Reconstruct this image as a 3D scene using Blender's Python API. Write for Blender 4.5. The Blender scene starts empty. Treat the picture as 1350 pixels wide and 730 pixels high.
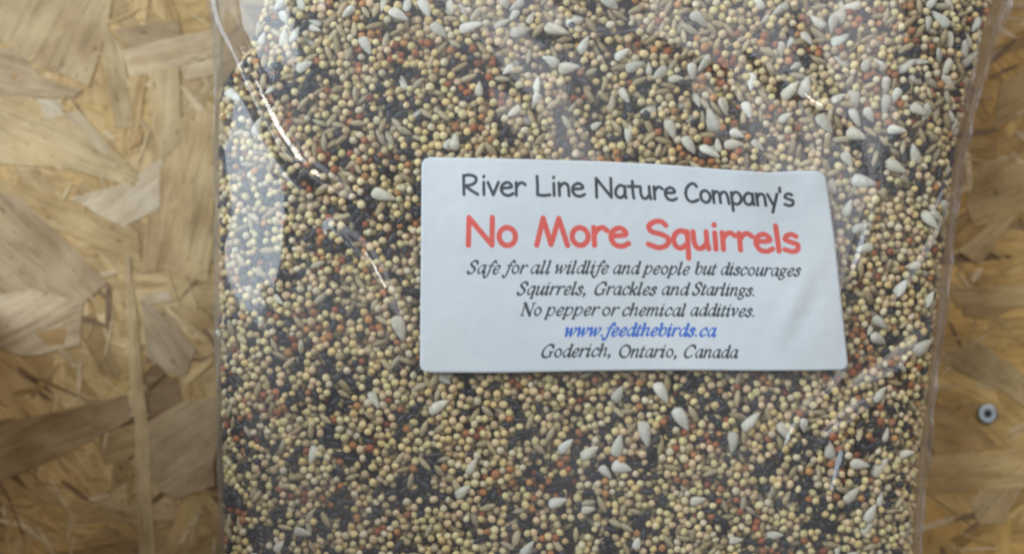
import bpy, math, random
import numpy as np
from mathutils import Vector, Matrix, noise as mnoise

random.seed(7)
rng = np.random.default_rng(7)
S = bpy.context.scene
COL = S.collection

# ---------------------------------------------------------------- camera
CAM_Z = 0.42                 # metres above the board, looking straight down
H_LABEL = 0.0385             # height of the label on the bag
PX = 0.00018                 # metres per photograph pixel at the label's height
FPX = (CAM_Z - H_LABEL) / PX # focal length in photograph pixels


def K(z):
    return (CAM_Z - z) / FPX


def W(px, py, z=0.0):
    return Vector(((px - 675) * K(z), (365 - py) * K(z), z))


cam_d = bpy.data.cameras.new('camera')
cam = bpy.data.objects.new('camera', cam_d)
COL.objects.link(cam)
cam.location = (0, 0, CAM_Z)
cam_d.sensor_width = 36
cam_d.lens = 36 * FPX / 1350
cam_d.clip_start = 0.01
cam_d.clip_end = 20
cam_d.dof.use_dof = True
cam_d.dof.focus_distance = CAM_Z - 0.036
cam_d.dof.aperture_fstop = 4.8
S.camera = cam

# ---------------------------------------------------------------- room light
world = bpy.data.worlds.new('World')
S.world = world
world.use_nodes = True
bg = world.node_tree.nodes['Background']
bg.inputs[0].default_value = (1.0, 0.86, 0.66, 1)
bg.inputs[1].default_value = 0.085


def area(name, loc, target, sx, sy, power, color):
    l = bpy.data.lights.new(name, 'AREA')
    l.shape = 'RECTANGLE'
    l.size, l.size_y = sx, sy
    l.energy = power
    l.color = color
    o = bpy.data.objects.new(name, l)
    COL.objects.link(o)
    o.location = loc
    o.rotation_euler = (Vector(target) - Vector(loc)).to_track_quat('-Z', 'Y').to_euler()
    return o


area('window_light', (-0.95, 0.42, 0.80), (0, 0, 0), 1.45, 1.10, 27.0, (0.78, 0.90, 1.0))
area('ceiling_light', (0.33, 0.42, 1.15), (0.1, 0.1, 0), 0.95, 0.52, 3.3, (0.93, 0.94, 1.0))
area('lamp_light', (0.65, 0.72, 0.62), (0, 0, 0), 0.50, 0.125, 3.8, (1.0, 0.97, 0.93))

S.view_settings.view_transform = 'Standard'
S.view_settings.look = 'None'
S.view_settings.exposure = -0.05
S.view_settings.gamma = 1.0
S.render.engine = 'CYCLES'
S.cycles.max_bounces = 10
S.cycles.transparent_max_bounces = 16
S.cycles.filter_width = 2.45
S.cycles.caustics_reflective = False
S.cycles.sample_clamp_indirect = 4


# ---------------------------------------------------------------- helpers
def link(o, parent=None):
    COL.objects.link(o)
    if parent is not None:
        o.parent = parent
    return o


def mesh_obj(name, verts, faces, mat, parent=None, smooth=False):
    me = bpy.data.meshes.new(name)
    me.from_pydata([tuple(v) for v in verts], [], faces)
    me.update()
    if mat:
        me.materials.append(mat)
    if smooth:
        me.polygons.foreach_set('use_smooth', [True] * len(me.polygons))
    o = bpy.data.objects.new(name, me)
    return link(o, parent)


def tag(o, label=None, cat=None, group=None, kind=None):
    if label: o['label'] = label
    if cat: o['category'] = cat
    if group: o['group'] = group
    if kind: o['kind'] = kind
    return o


def empty(name, loc=(0, 0, 0)):
    o = bpy.data.objects.new(name, None)
    o.empty_display_size = 0.01
    o.location = loc
    return link(o)


def new_mat(name):
    m = bpy.data.materials.new(name)
    m.use_nodes = True
    nt = m.node_tree
    return m, nt, nt.nodes['Principled BSDF']


def N(nt, kind, **kw):
    n = nt.nodes.new(kind)
    for k, v in kw.items():
        setattr(n, k, v)
    return n


def ramp(nt, stops):
    n = nt.nodes.new('ShaderNodeValToRGB')
    e = n.color_ramp.elements
    while len(e) > 1:
        e.remove(e[-1])
    e[0].position, e[0].color = stops[0]
    for p, c in stops[1:]:
        x = e.new(p); x.color = c
    return n


def mix(nt, mode, fac, a, b):
    n = nt.nodes.new('ShaderNodeMix')
    n.data_type = 'RGBA'
    n.blend_type = mode
    for s, v in ((0, fac), (6, a), (7, b)):
        if isinstance(v, (int, float)):
            n.inputs[s].default_value = v
        elif isinstance(v, tuple):
            n.inputs[s].default_value = v
        else:
            nt.links.new(v, n.inputs[s])
    return n.outputs[2]


# ---------------------------------------------------------------- materials
def wood_material():
    m, nt, p = new_mat('pressed_wood_strand')
    L = nt.links.new
    tc = N(nt, 'ShaderNodeTexCoord')
    oi = N(nt, 'ShaderNodeObjectInfo')
    off = N(nt, 'ShaderNodeVectorMath', operation='ADD')
    mul = N(nt, 'ShaderNodeMath', operation='MULTIPLY'); mul.inputs[1].default_value = 7.3
    L(oi.outputs['Random'], mul.inputs[0])
    L(tc.outputs['Object'], off.inputs[0]); L(mul.outputs[0], off.inputs[1])

    def nz(scale, vs, detail=4, rough=.6, dist=0.0):
        mp = N(nt, 'ShaderNodeMapping'); mp.inputs['Scale'].default_value = vs
        L(off.outputs[0], mp.inputs[0])
        n = N(nt, 'ShaderNodeTexNoise'); n.inputs['Scale'].default_value = scale
        n.inputs['Detail'].default_value = detail; n.inputs['Roughness'].default_value = rough
        n.inputs['Distortion'].default_value = dist
        L(mp.outputs[0], n.inputs[0])
        return n.outputs[0]
    grain = nz(1, (60, 900, 60), 5, .65, 0.6)
    broad = nz(1, (35, 160, 35), 3, .5, 1.2)
    blot = nz(70, (1, 1, 1), 4, .6)
    fleck = nz(1, (260, 900, 200), 2, .5)
    r1 = ramp(nt, [(0.25, (.46, .41, .34, 1)), (.5, (1, 1, 1, 1)), (.8, (1.0, .96, .90, 1))])
    L(grain, r1.inputs[0])
    r2 = ramp(nt, [(.3, (.72, .66, .56, 1)), (.55, (1, 1, 1, 1)), (.75, (.93, .86, .72, 1))])
    L(broad, r2.inputs[0])
    r3 = ramp(nt, [(.32, (.60, .54, .46, 1)), (.6, (1, 1, 1, 1))])
    L(blot, r3.inputs[0])
    r4 = ramp(nt, [(.27, (.34, .25, .17, 1)), (.34, (1, 1, 1, 1))])
    L(fleck, r4.inputs[0])
    c = mix(nt, 'MULTIPLY', .8, oi.outputs['Color'], r1.outputs[0])
    c = mix(nt, 'MULTIPLY', .9, c, r2.outputs[0])
    c = mix(nt, 'MULTIPLY', .8, c, r3.outputs[0])
    c = mix(nt, 'MULTIPLY', .8, c, r4.outputs[0])
    L(c, p.inputs['Base Color'])
    p.inputs['Roughness'].default_value = .52
    p.inputs['Specular IOR Level'].default_value = .35
    b = N(nt, 'ShaderNodeBump'); b.inputs['Strength'].default_value = .5; b.inputs['Distance'].default_value = .0003
    L(grain, b.inputs['Height'])
    b2 = N(nt, 'ShaderNodeBump'); b2.inputs['Strength'].default_value = .6; b2.inputs['Distance'].default_value = .0008
    L(blot, b2.inputs['Height']); L(b.outputs[0], b2.inputs['Normal'])
    L(b2.outputs[0], p.inputs['Normal'])
    return m


M_WOOD = wood_material()


def seed_material(name, rough, spec, sss=0.0, bump=.25):
    m, nt, p = new_mat(name)
    L = nt.links.new
    at = N(nt, 'ShaderNodeAttribute', attribute_name='col')
    tc = N(nt, 'ShaderNodeNewGeometry')
    n = N(nt, 'ShaderNodeTexNoise'); n.inputs['Scale'].default_value = 900; n.inputs['Detail'].default_value = 3
    L(tc.outputs['Position'], n.inputs[0])
    r = ramp(nt, [(.3, (.78, .74, .68, 1)), (.65, (1, 1, 1, 1))])
    L(n.outputs[0], r.inputs[0])
    L(mix(nt, 'MULTIPLY', .8, at.outputs['Color'], r.outputs[0]), p.inputs['Base Color'])
    p.inputs['Roughness'].default_value = rough
    p.inputs['Specular IOR Level'].default_value = spec
    b = N(nt, 'ShaderNodeBump'); b.inputs['Strength'].default_value = bump; b.inputs['Distance'].default_value = .0003
    L(n.outputs[0], b.inputs['Height']); L(b.outputs[0], p.inputs['Normal'])
    return m


M_SEED = seed_material('seed_husk', .45, .4)
M_DARK = seed_material('dark_seed_husk', .4, .5)
M_KERNEL = seed_material('sunflower_kernel', .6, .3, bump=.4)


def film_material(name, haze, rough, wrinkle):
    m = bpy.data.materials.new(name)
    m.use_nodes = True
    nt = m.node_tree
    nt.nodes.clear()
    L = nt.links.new
    out = N(nt, 'ShaderNodeOutputMaterial')
    geo = N(nt, 'ShaderNodeTexCoord')
    mp = N(nt, 'ShaderNodeMapping'); mp.inputs['Scale'].default_value = (1, .45, 1)
    mp.inputs['Rotation'].default_value = (0, 0, -.35)
    L(geo.outputs['Object'], mp.inputs[0])
    n = N(nt, 'ShaderNodeTexNoise'); n.inputs['Scale'].default_value = 170; n.inputs['Detail'].default_value = 3
    n.inputs['Distortion'].default_value = .8
    L(mp.outputs[0], n.inputs[0])
    b = N(nt, 'ShaderNodeBump'); b.inputs['Strength'].default_value = wrinkle; b.inputs['Distance'].default_value = .0015
    L(n.outputs[0], b.inputs['Height'])
    tr = N(nt, 'ShaderNodeBsdfTransparent'); tr.inputs[0].default_value = (.97, .975, .98, 1)
    gl = N(nt, 'ShaderNodeBsdfGlossy'); gl.inputs['Roughness'].default_value = rough
    L(b.outputs[0], gl.inputs['Normal'])
    gl2 = N(nt, 'ShaderNodeBsdfGlossy'); gl2.inputs['Roughness'].default_value = .40
    L(b.outputs[0], gl2.inputs['Normal'])
    gm_ = N(nt, 'ShaderNodeMixShader'); gm_.inputs[0].default_value = .33
    L(gl.outputs[0], gm_.inputs[1]); L(gl2.outputs[0], gm_.inputs[2])
    df = N(nt, 'ShaderNodeBsdfDiffuse'); df.inputs[0].default_value = (.80, .80, .86, 1)
    tl = N(nt, 'ShaderNodeBsdfTranslucent'); tl.inputs[0].default_value = (.80, .80, .84, 1)
    dm = N(nt, 'ShaderNodeMixShader'); dm.inputs[0].default_value = .35
    L(df.outputs[0], dm.inputs[1]); L(tl.outputs[0], dm.inputs[2])
    # thin sheet: the same reflection from either side (Schlick, both faces of the film)
    gm = N(nt, 'ShaderNodeNewGeometry')
    dt = N(nt, 'ShaderNodeVectorMath', operation='DOT_PRODUCT')
    L(gm.outputs['Incoming'], dt.inputs[0]); L(b.outputs[0], dt.inputs[1])
    ab = N(nt, 'ShaderNodeMath', operation='ABSOLUTE'); L(dt.outputs['Value'], ab.inputs[0])
    iv = N(nt, 'ShaderNodeMath', operation='SUBTRACT'); iv.inputs[0].default_value = 1.0; L(ab.outputs[0], iv.inputs[1])
    pw = N(nt, 'ShaderNodeMath', operation='POWER'); L(iv.outputs[0], pw.inputs[0]); pw.inputs[1].default_value = 4.5
    fr = N(nt, 'ShaderNodeMath', operation='MULTIPLY_ADD'); L(pw.outputs[0], fr.inputs[0])
    fr.inputs[1].default_value = .60; fr.inputs[2].default_value = .085; fr.use_clamp = True
    # cloudy film: uneven milkiness
    n2 = N(nt, 'ShaderNodeTexNoise'); n2.inputs['Scale'].default_value = 28; n2.inputs['Detail'].default_value = 4
    L(geo.outputs['Object'], n2.inputs[0])
    mr = N(nt, 'ShaderNodeMapRange'); mr.inputs['From Min'].default_value = .35; mr.inputs['From Max'].default_value = .7
    mr.inputs['To Min'].default_value = haze * .5; mr.inputs['To Max'].default_value = haze * 1.6
    L(n2.outputs[0], mr.inputs[0])
    m1 = N(nt, 'ShaderNodeMixShader'); L(mr.outputs[0], m1.inputs[0]); L(tr.outputs[0], m1.inputs[1]); L(dm.outputs[0], m1.inputs[2])
    m2 = N(nt, 'ShaderNodeMixShader'); L(fr.outputs[0], m2.inputs[0]); L(m1.outputs[0], m2.inputs[1]); L(gm_.outputs[0], m2.inputs[2])
    L(m2.outputs[0], out.inputs[0])
    return m


M_FILM = film_material('clear_plastic_film', .085, .075, .09)
M_SEAM = film_material('sealed_film_edge', .28, .22, .8)


# ---------------------------------------------------------------- the bag's shape
def interp(pts):
    xs = [p[0] for p in pts]; ys = [p[1] for p in pts]
    return lambda v: np.interp(v, xs, ys)


SEED_L = interp([(-200, 352), (0, 345), (60, 326), (95, 300), (130, 286), (200, 284), (400, 285), (600, 290), (760, 292), (950, 300)])
SEED_R = interp([(-200, 1330), (0, 1314), (100, 1286), (200, 1262), (300, 1252), (400, 1240), (500, 1228), (620, 1214), (760, 1204), (950, 1190)])
FILM_L = interp([(-200, 280), (0, 283), (130, 281), (400, 281), (600, 286), (760, 289), (950, 297)])
FILM_R = interp([(-200, 1345), (0, 1328), (100, 1296), (200, 1270), (300, 1258), (400, 1246), (500, 1233), (620, 1219), (760, 1209), (950, 1195)])
ZC, BS, BF = 0.0205, 0.0185, 0.0195
Y_TOP, Y_BOT = 0.105, -0.100
NSE = 3.3


def surf(theta, y, film=False):
    """point on the bag (arrays): theta 0 = right side, pi/2 = top, pi = left side."""
    theta = np.asarray(theta, float); y = np.asarray(y, float)
    py = 365 - y / K(ZC + .004)
    eL, eR = (FILM_L, FILM_R) if film else (SEED_L, SEED_R)
    k = K(ZC + .004)
    xl = (eL(py) - 675) * k; xr = (eR(py) - 675) * k
    b = BF if film else BS
    end = np.clip(np.minimum((Y_TOP - y) / .032, (y - Y_BOT) / .032), 0.0, 1)
    b = b * np.sqrt(np.clip(1 - (1 - end) ** 2.4, 0.004, 1))
    zc = ZC - (ZC - .001) * (1 - np.sqrt(np.clip(1 - (1 - end) ** 2.4, 0, 1)))
    c, s = np.cos(theta), np.sin(theta)
    x = (xl + xr) / 2 + (xr - xl) / 2 * np.sign(c) * np.abs(c) ** (2 / NSE)
    z = zc + b * np.sign(s) * np.abs(s) ** (2 / NSE)
    # slow unevenness of the packed filling
    z = z + (0.0007 * np.sin(x * 62 + 1.2) * np.sin(y * 55 + .6) + .0005 * np.sin(x * 121 + y * 60)) * np.clip(s, 0, 1)
    return np.stack([x, y + 0 * x, z], -1)


def surf_n(theta, y, film=False):
    e = 1e-3
    du = surf(theta + e, y, film) - surf(theta - e, y, film)
    dv = surf(theta, y + 1e-4, film) - surf(theta, y - 1e-4, film)
    n = np.cross(dv, du)
    n /= np.linalg.norm(n, axis=-1, keepdims=True) + 1e-12
    # outward
    s = np.sin(theta)
    c = np.cos(theta)
    flip = (n[..., 2] * s + n[..., 0] * c) < 0
    n[flip] *= -1
    return n


def height_at(px, py, film=True):
    """top height of the bag under a photograph pixel (scalar)."""
    z = .038
    for _ in range(6):
        k = K(z)
        x, y = (px - 675) * k, (365 - py) * k
        th = np.linspace(.15, math.pi - .15, 240)
        P = surf(th, np.full_like(th, y), film)
        z = float(np.interp(x, P[::-1, 0], P[::-1, 2]))
    return z


# film creases: (points in photo px, height m, width px)
CREASES = [
    ([(292, -60), (297, 20), (318, 75), (345, 140), (372, 190), (408, 232), (450, 262)], (.0046, .00410, .00315, .00258, .00222, .00205, .0007), 12.5),
    ([(375, 250), (372, 330), (362, 380), (372, 440)], .0009, 16),
    ([(440, 300), (478, 340), (503, 385), (520, 420)], (.0006, .00128, .00128, .0004), 9.5),
    ([(1152, 265), (1143, 310), (1131, 350), (1118, 380)], (.0003, .0013, .0013, .0003), 8.5),
    ([(1258, 265), (1238, 300), (1215, 350), (1180, 400)], .0014, 8),
    ([(1250, 405), (1212, 452), (1175, 490), (1135, 512)], (.0005, .0019, .0018, .0004), 13),
    ([(1175, 520), (1130, 545), (1095, 575), (1060, 615)], (.0004, .0012, .0012, .0003), 9),
    ([(1120, 560), (1113, 600), (1103, 640), (1094, 690)], (.0004, .0016, .0015, .0003), 10),
    ([(1172, 600), (1184, 625), (1200, 640)], .0013, 6),
    ([(1120, 488), (1080, 530), (1052, 560), (1030, 600)], .0016, 9),
    ([(1296, 20), (1292, 50), (1282, 110), (1268, 180)], .0013, 6),
    ([(1262, 230), (1240, 260), (1225, 300)], .0010, 6),
    ([(700, 20), (760, 50), (850, 45), (960, 90)], .0012, 14),
    ([(560, -20), (640, 60), (700, 130)], .0009, 14),
    ([(980, 60), (1060, 130), (1120, 160)], .0010, 12),
    ([(330, 560), (322, 640), (335, 740)], .0008, 12),
]


def crease_height(px, py):
    out = np.zeros_like(px)
    for pts, amp, w in CREASES:
        # smooth polyline (Catmull) sampled finely
        P = np.array(pts, float)
        Q = np.vstack([2 * P[0] - P[1], P, 2 * P[-1] - P[-2]])
        path = []
        for i in range(1, len(Q) - 2):
            for t in np.linspace(0, 1, 8, endpoint=False):
                a, b, c, d = Q[i - 1], Q[i], Q[i + 1], Q[i + 2]
                path.append(.5 * (2 * b + (c - a) * t + (2 * a - 5 * b + 4 * c - d) * t * t + (3 * b - a - 3 * c + d) * t ** 3))
        path.append(P[-1]); path = np.array(path)
        lo = path.min(0) - 4 * w; hi = path.max(0) + 4 * w
        msk = (px > lo[0]) & (px < hi[0]) & (py > lo[1]) & (py < hi[1])
        if not msk.any():
            continue
        X, Y = px[msk], py[msk]
        best = np.full(X.shape, 1e9); along = np.zeros(X.shape)
        n = len(path) - 1
        for i in range(n):
            a, d = path[i], path[i + 1] - path[i]
            t = np.clip(((X - a[0]) * d[0] + (Y - a[1]) * d[1]) / (d @ d), 0, 1)
            dd = np.hypot(X - a[0] - t * d[0], Y - a[1] - t * d[1])
            u = dd < best
            best[u] = dd[u]; along[u] = (i + t[u]) / n
        if isinstance(amp, tuple):      # a taut fold of even width, its height given point by point
            hgt = np.interp(along, np.linspace(0, 1, len(amp)), amp)
            out[msk] += hgt * np.exp(-(best / w) ** 2)
            continue
        fade = np.sin(np.pi * np.clip(along, .02, .98)) ** .6
        ww = w * (.75 + .35 * np.sin(along * 9 + w))
        out[msk] += amp * .62 * fade * np.exp(-(best / ww) ** 2)
    return out


# ---------------------------------------------------------------- the wooden board (oriented strand board)
board = mesh_obj('strand_board',
                 [(x, y, z) for z in (-.0112, -.0004) for (x, y) in ((-.32, -.24), (.32, -.24), (.32, .24), (-.32, .24))],
                 [(0, 3, 2, 1), (4, 5, 6, 7), (0, 1, 5, 4), (1, 2, 6, 5), (2, 3, 7, 6), (3, 0, 4, 7)], M_WOOD)
board.color = (.30, .20, .10, 1)
tag(board, 'tan oriented strand board of pressed wood flakes under the bag of seed', kind='structure')

strand_i = 0


def strand(poly, color, angle=None, thick=.00012, z=None, tilt=.05):
    """one wood flake: outline in photo px on the board, grain along `angle` (degrees, picture up = +90)."""
    global strand_i
    pts = [W(x, y) for x, y in poly]
    c = sum(pts, Vector()) / len(pts)
    if angle is None:
        best = max(((pts[i] - pts[(i + 1) % len(pts)]) for i in range(len(pts))), key=lambda d: d.length)
        angle = math.degrees(math.atan2(best.y, best.x))
    a = math.radians(angle)
    inv = Matrix.Rotation(-a, 3, 'Z')
    # subdivide the outline and fray it
    out = []
    n = len(pts)
    for i in range(n):
        p, q = pts[i], pts[(i + 1) % n]
        d = q - p
        steps = max(1, min(5, int(d.length / .005)))
        nrm = Vector((-d.y, d.x, 0)).normalized() if d.length > 0 else Vector()
        grainwise = abs(math.cos(math.atan2(d.y, d.x) - a))
        for s in range(steps):
            f = 0 if s == 0 else random.gauss(0, .00018 + .0009 * (1 - grainwise))
            out.append(p + d * (s / steps) + nrm * f)
    loc = [inv @ (p - c) for p in out]
    m = len(loc)
    ch = .00022
    cen = Vector()
    top = [(v.x - v.normalized().x * ch, v.y - v.normalized().y * ch, thick) for v in loc]
    mid = [(v.x, v.y, thick * .7) for v in loc]
    bot = [(v.x, v.y, -.0003) for v in loc]
    faces = [tuple(range(m))]
    for i in range(m):
        j = (i + 1) % m
        faces.append((i, m + i, m + j, j))
        faces.append((m + i, 2 * m + i, 2 * m + j, m + j))
    area2 = sum(loc[i].x * loc[(i + 1) % m].y - loc[(i + 1) % m].x * loc[i].y for i in range(m))
    if area2 < 0:
        faces = [tuple(reversed(f)) for f in faces]
    o = mesh_obj('wood_strand', top + mid + bot, faces, M_WOOD, board)
    zz = z if z is not None else strand_i * 1.3e-6
    o.location = (c.x, c.y, zz - .0003)
    if thick == .00011: o.location.z += .00012
    o.rotation_euler = (math.radians(random.gauss(0, tilt)), math.radians(random.gauss(0, tilt * .6)), a)
    mean = (.58, .42, .20) if c.x < 0 else (.57, .39, .15)
    o.color = (*[v * .68 + m * .32 for v, m in zip(color, mean)], 1)
    strand_i += 1
    return o


def rect_poly(cx, cy, ln, wd, ang, rough=.12):
    a = math.radians(ang)
    ca, sa = math.cos(a), -math.sin(a)
    pts = []
    for u, v in ((-.5, -.5), (.5, -.5), (.5, .5), (-.5, .5)):
        uu = u * ln * (1 + random.uniform(-rough, rough)); vv = v * wd * (1 + random.uniform(-rough, rough))
        uu += v * wd * random.uniform(-.5, .5)
        pts.append((cx + uu * ca + vv * sa * -1, cy + uu * sa + vv * ca))
        if u > 0 and v < 0:      # split, tapering end
            uu = ln * random.uniform(.46, .66); vv = wd * random.uniform(-.3, .3)
            pts.append((cx + uu * ca - vv * sa, cy + uu * sa + vv * ca))
    return pts


WOODS = [(c_[0] * 1.04, c_[1] * .96, c_[2] * .74) for c_ in [(.56, .40, .22), (.62, .46, .27), (.50, .35, .17), (.60, .47, .31), (.46, .34, .20), (.66, .52, .35), (.40, .29, .18), (.55, .39, .19), (.52, .41, .29), (.30, .21, .12)]]


def scatter_strands(x0, x1, y0, y1, n, lr, wr, pref, spread):
    for _ in range(n):
        ang = random.gauss(pref, spread)
        c = random.choice(WOODS)
        k = random.uniform(.88, 1.1)
        if x0 > 1000: c = (c[0] * 1.04, c[1] * .95, c[2] * .68)
        strand(rect_poly(random.uniform(x0, x1), random.uniform(y0, y1), random.uniform(*lr), random.uniform(*wr), ang),
               tuple(v * k for v in c), angle=ang + random.uniform(-4, 4), thick=random.uniform(.00005, .00013))


scatter_strands(-160, 330, -120, 850, 40, (170, 380), (70, 130), -60, 50)
scatter_strands(-60, 320, -60, 800, 72, (60, 170), (16, 48), -40, 55)
scatter_strands(1200, 1520, -120, 850, 34, (170, 380), (60, 120), 10, 35)
scatter_strands(1220, 1400, -60, 800, 44, (60, 160), (14, 40), 15, 40)
def splinters(color, n, label):
    """slivers and crumbs too thin to single out, pressed into the board's face"""
    V, F = [], []
    for _ in range(n):
        left = random.random() < .62
        px = random.uniform(-30, 300) if left else random.uniform(1215, 1390)
        a = math.radians(random.gauss(-50 if left else 12, 45))
        ln, wd = random.uniform(14, 85) * K(0), random.uniform(1.5, 9) * K(0)
        c = W(px, random.uniform(-30, 760)); b = len(V)
        z0 = strand_i * 1.3e-6 - .0003 + random.uniform(.00002, .00010)
        out = [(-.5, -.3), (-.1, -.5), (.3, -.42), (.55, random.uniform(-.3, .3)), (.2, .48), (-.35, .5)]
        for dz in (.00012, -.0004):
            for u, v in out:
                u += random.uniform(-.05, .05); v += random.uniform(-.12, .12)
                x, y = u * ln, v * wd
                V.append((c.x + x * math.cos(a) - y * math.sin(a), c.y + x * math.sin(a) + y * math.cos(a), z0 + dz))
        F.append(tuple(b + i for i in range(6)))
        for i in range(6):
            F.append((b + i, b + 6 + i, b + 6 + (i + 1) % 6, b + (i + 1) % 6))
    o = mesh_obj('wood_splinters', V, F, M_WOOD, board)
    o.color = (*color, 1)
    tag(o, label, kind='stuff')


splinters((.66, .52, .32), 150, 'pale thin wood splinters pressed into the board')
splinters((.52, .36, .16), 170, 'golden thin wood splinters pressed into the board')
splinters((.24, .15, .08), 60, 'dark brown wood slivers and pits in the board')


# strands that the photograph shows plainly, left of the bag
for poly, col, ang in [
    ([(-40, -40), (156, -40), (139, 45), (118, 115), (62, 92), (-40, 40)], (.48, .36, .21), 62),
    ([(-40, 215), (-40, 110), (50, 130), (120, 165), (186, 235), (176, 248), (90, 222)], (.57, .44, .25), -25),
    ([(185, 360), (205, 220), (232, 160), (285, 140), (284, 300), (272, 372)], (.60, .43, .23), 78),
    ([(92, 262), (170, 240), (215, 205), (212, 275), (160, 300)], (.62, .52, .40), 40),
    ([(-40, 222), (60, 252), (182, 306), (186, 346), (90, 308), (-40, 252)], (.55, .40, .20), -25),
    ([(-50, 245), (28, 258), (86, 316), (142, 372), (90, 420), (-50, 400)], (.40, .30, .20), -42),
    ([(150, 40), (235, 28), (243, 54), (176, 68)], (.31, .22, .13), -10),
    ([(161, 66), (292, 36), (292, 72), (172, 106)], (.64, .50, .34), 14),
    ([(236, 88), (292, 74), (290, 98), (246, 106)], (.62, .49, .33), 14),
    ([(132, 20), (160, 60), (178, 168), (152, 168), (138, 90)], (.52, .41, .24), -75),
    ([(170, 100), (196, 96), (184, 170), (172, 190)], (.56, .38, .17), 82),
    ([(198, 92), (236, 88), (240, 190), (214, 215), (196, 150)], (.57, .43, .25), 86),
    ([(168, 172), (188, 172), (186, 190), (170, 196)], (.56, .36, .16), 70),
    ([(48, 130), (80, 132), (84, 152), (62, 160)], (.62, .55, .43), -30),
    ([(84, 150), (104, 145), (148, 200), (138, 206)], (.52, .44, .31), -48),
    ([(-20, 95), (28, 98), (0, 126), (-20, 130)], (.42, .21, .09), 42),
    ([(-20, 60), (25, 66), (52, 100), (110, 118), (98, 130), (-20, 128)], (.44, .33, .22), -12),
    ([(186, 395), (228, 418), (258, 462), (243, 500), (194, 470)], (.45, .36, .26), -55),
    ([(240, 500), (280, 468), (284, 476), (246, 508)], (.60, .42, .20), 42),
    ([(186, 388), (222, 384), (230, 396), (196, 402)], (.63, .53, .40), 4),
    ([(164, 338), (171, 336), (181, 420), (196, 560), (206, 760), (186, 760), (178, 560), (170, 470)], (.60, .46, .27), -86),
    ([(-40, 560), (60, 545), (168, 520), (174, 552), (60, 610), (-40, 650)], (.34, .24, .14), 20),
    ([(196, 556), (240, 530), (284, 524), (284, 640), (230, 660), (196, 620)], (.48, .36, .24), 34),
    ([(-40, 395), (40, 380), (110, 400), (106, 455), (30, 470), (-40, 440)], (.62, .50, .36), 24),
    ([(30, 440), (90, 430), (86, 455), (36, 462)], (.50, .30, .12), 6),
]:
    strand(poly, col, angle=ang, thick=.00011, tilt=.05)
# and right of it
for poly, col, ang in [
    ([(1250, 380), (1400, 372), (1400, 402), (1262, 406)], (.50, .36, .18), 2),
    ([(1268, 402), (1345, 404), (1300, 420), (1270, 416)], (.33, .21, .10), 4),
    ([(1228, 470), (1330, 520), (1420, 590), (1420, 540), (1290, 450)], (.44, .33, .19), -35),
    ([(1220, 520), (1290, 560), (1320, 590), (1230, 600)], (.45, .29, .13), -14),
    ([(1222, 600), (1380, 590), (1400, 640), (1226, 650)], (.56, .40, .20), 8),
    ([(1278, 660), (1345, 610), (1350, 640), (1322, 690), (1290, 690)], (.43, .31, .18), 50),
    ([(1262, 330), (1330, 270), (1352, 270), (1290, 350)], (.58, .44, .24), 45),
    ([(1300, 210), (1400, 225), (1400, 262), (1285, 300), (1272, 270)], (.52, .38, .19), 18),
    ([(1320, 110), (1420, 60), (1420, 120), (1310, 170)], (.50, .36, .18), 28),
]:
    strand(poly, col, angle=ang, thick=.00011, tilt=.05)


# ---------------------------------------------------------------- screw in the board
def metal():
    m, nt, p = new_mat('zinc_plated_steel')
    p.inputs['Metallic'].default_value = .9
    p.inputs['Roughness'].default_value = .42
    n = N(nt, 'ShaderNodeTexNoise'); n.inputs['Scale'].default_value = 900
    r = ramp(nt, [(.3, (.40, .47, .52, 1)), (.7, (.70, .78, .84, 1))])
    nt.links.new(n.outputs[0], r.inputs[0]); nt.links.new(r.outputs[0], p.inputs['Base Color'])
    return m


M_METAL = metal()
M_RECESS_SHADE, _nt, _p = new_mat('shaded_steel_recess')
_p.inputs['Base Color'].default_value = (.02, .022, .025, 1)  # near-black: shade down in the drive recess, put into the colour
_p.inputs['Roughness'].default_value = .7

scr = empty('screw', W(1302, 545, .0006))
tag(scr, 'round zinc wood screw head sunk in the board right of the bag', 'screw')
ns = 48
R = .00242
prof = [(R, -.0016), (R * 1.0, .0001), (R * .97, .00028), (R * .88, .00036)]
v = []; f = []
for r_, z_ in prof:
    for i in range(ns):
        a = 2 * math.pi * i / ns
        v.append((r_ * math.cos(a), r_ * math.sin(a), z_))


def star(i, r0):
    a = 2 * math.pi * i / ns
    return r0 * (1 + .22 * math.cos(6 * a))


for r0, z_ in ((R * .44, .00034), (R * .41, .0002), (R * .40, -.0001)):
    for i in range(ns):
        a = 2 * math.pi * i / ns
        v.append((star(i, r0) * math.cos(a), star(i, r0) * math.sin(a), z_))
for k in range(len(prof) + 2):
    for i in range(ns):
        j = (i + 1) % ns
        f.append((k * ns + i, k * ns + j, (k + 1) * ns + j, (k + 1) * ns + i))
hd = mesh_obj('screw_head', v, f, M_METAL, scr, smooth=False)
hd.data.materials.append(M_RECESS_SHADE)
for q in hd.data.polygons[-ns:]:
    q.material_index = 1
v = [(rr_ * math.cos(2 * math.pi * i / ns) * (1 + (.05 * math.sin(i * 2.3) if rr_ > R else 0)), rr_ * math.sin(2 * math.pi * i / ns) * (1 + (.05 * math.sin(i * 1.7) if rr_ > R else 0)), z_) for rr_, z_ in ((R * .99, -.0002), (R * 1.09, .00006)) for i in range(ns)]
mesh_obj('gap_shade_ring', v, [(i, (i + 1) % ns, ns + (i + 1) % ns, ns + i) for i in range(ns)], M_WOOD, scr).color = (.26, .17, .08, 1)  # darker wood colour stands in for the shaded gap around the head
v = [(star(i, R * .39) * math.cos(2 * math.pi * i / ns), star(i, R * .39) * math.sin(2 * math.pi * i / ns), -.00009) for i in range(ns)]
v.append((0, 0, -.00016))
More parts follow.
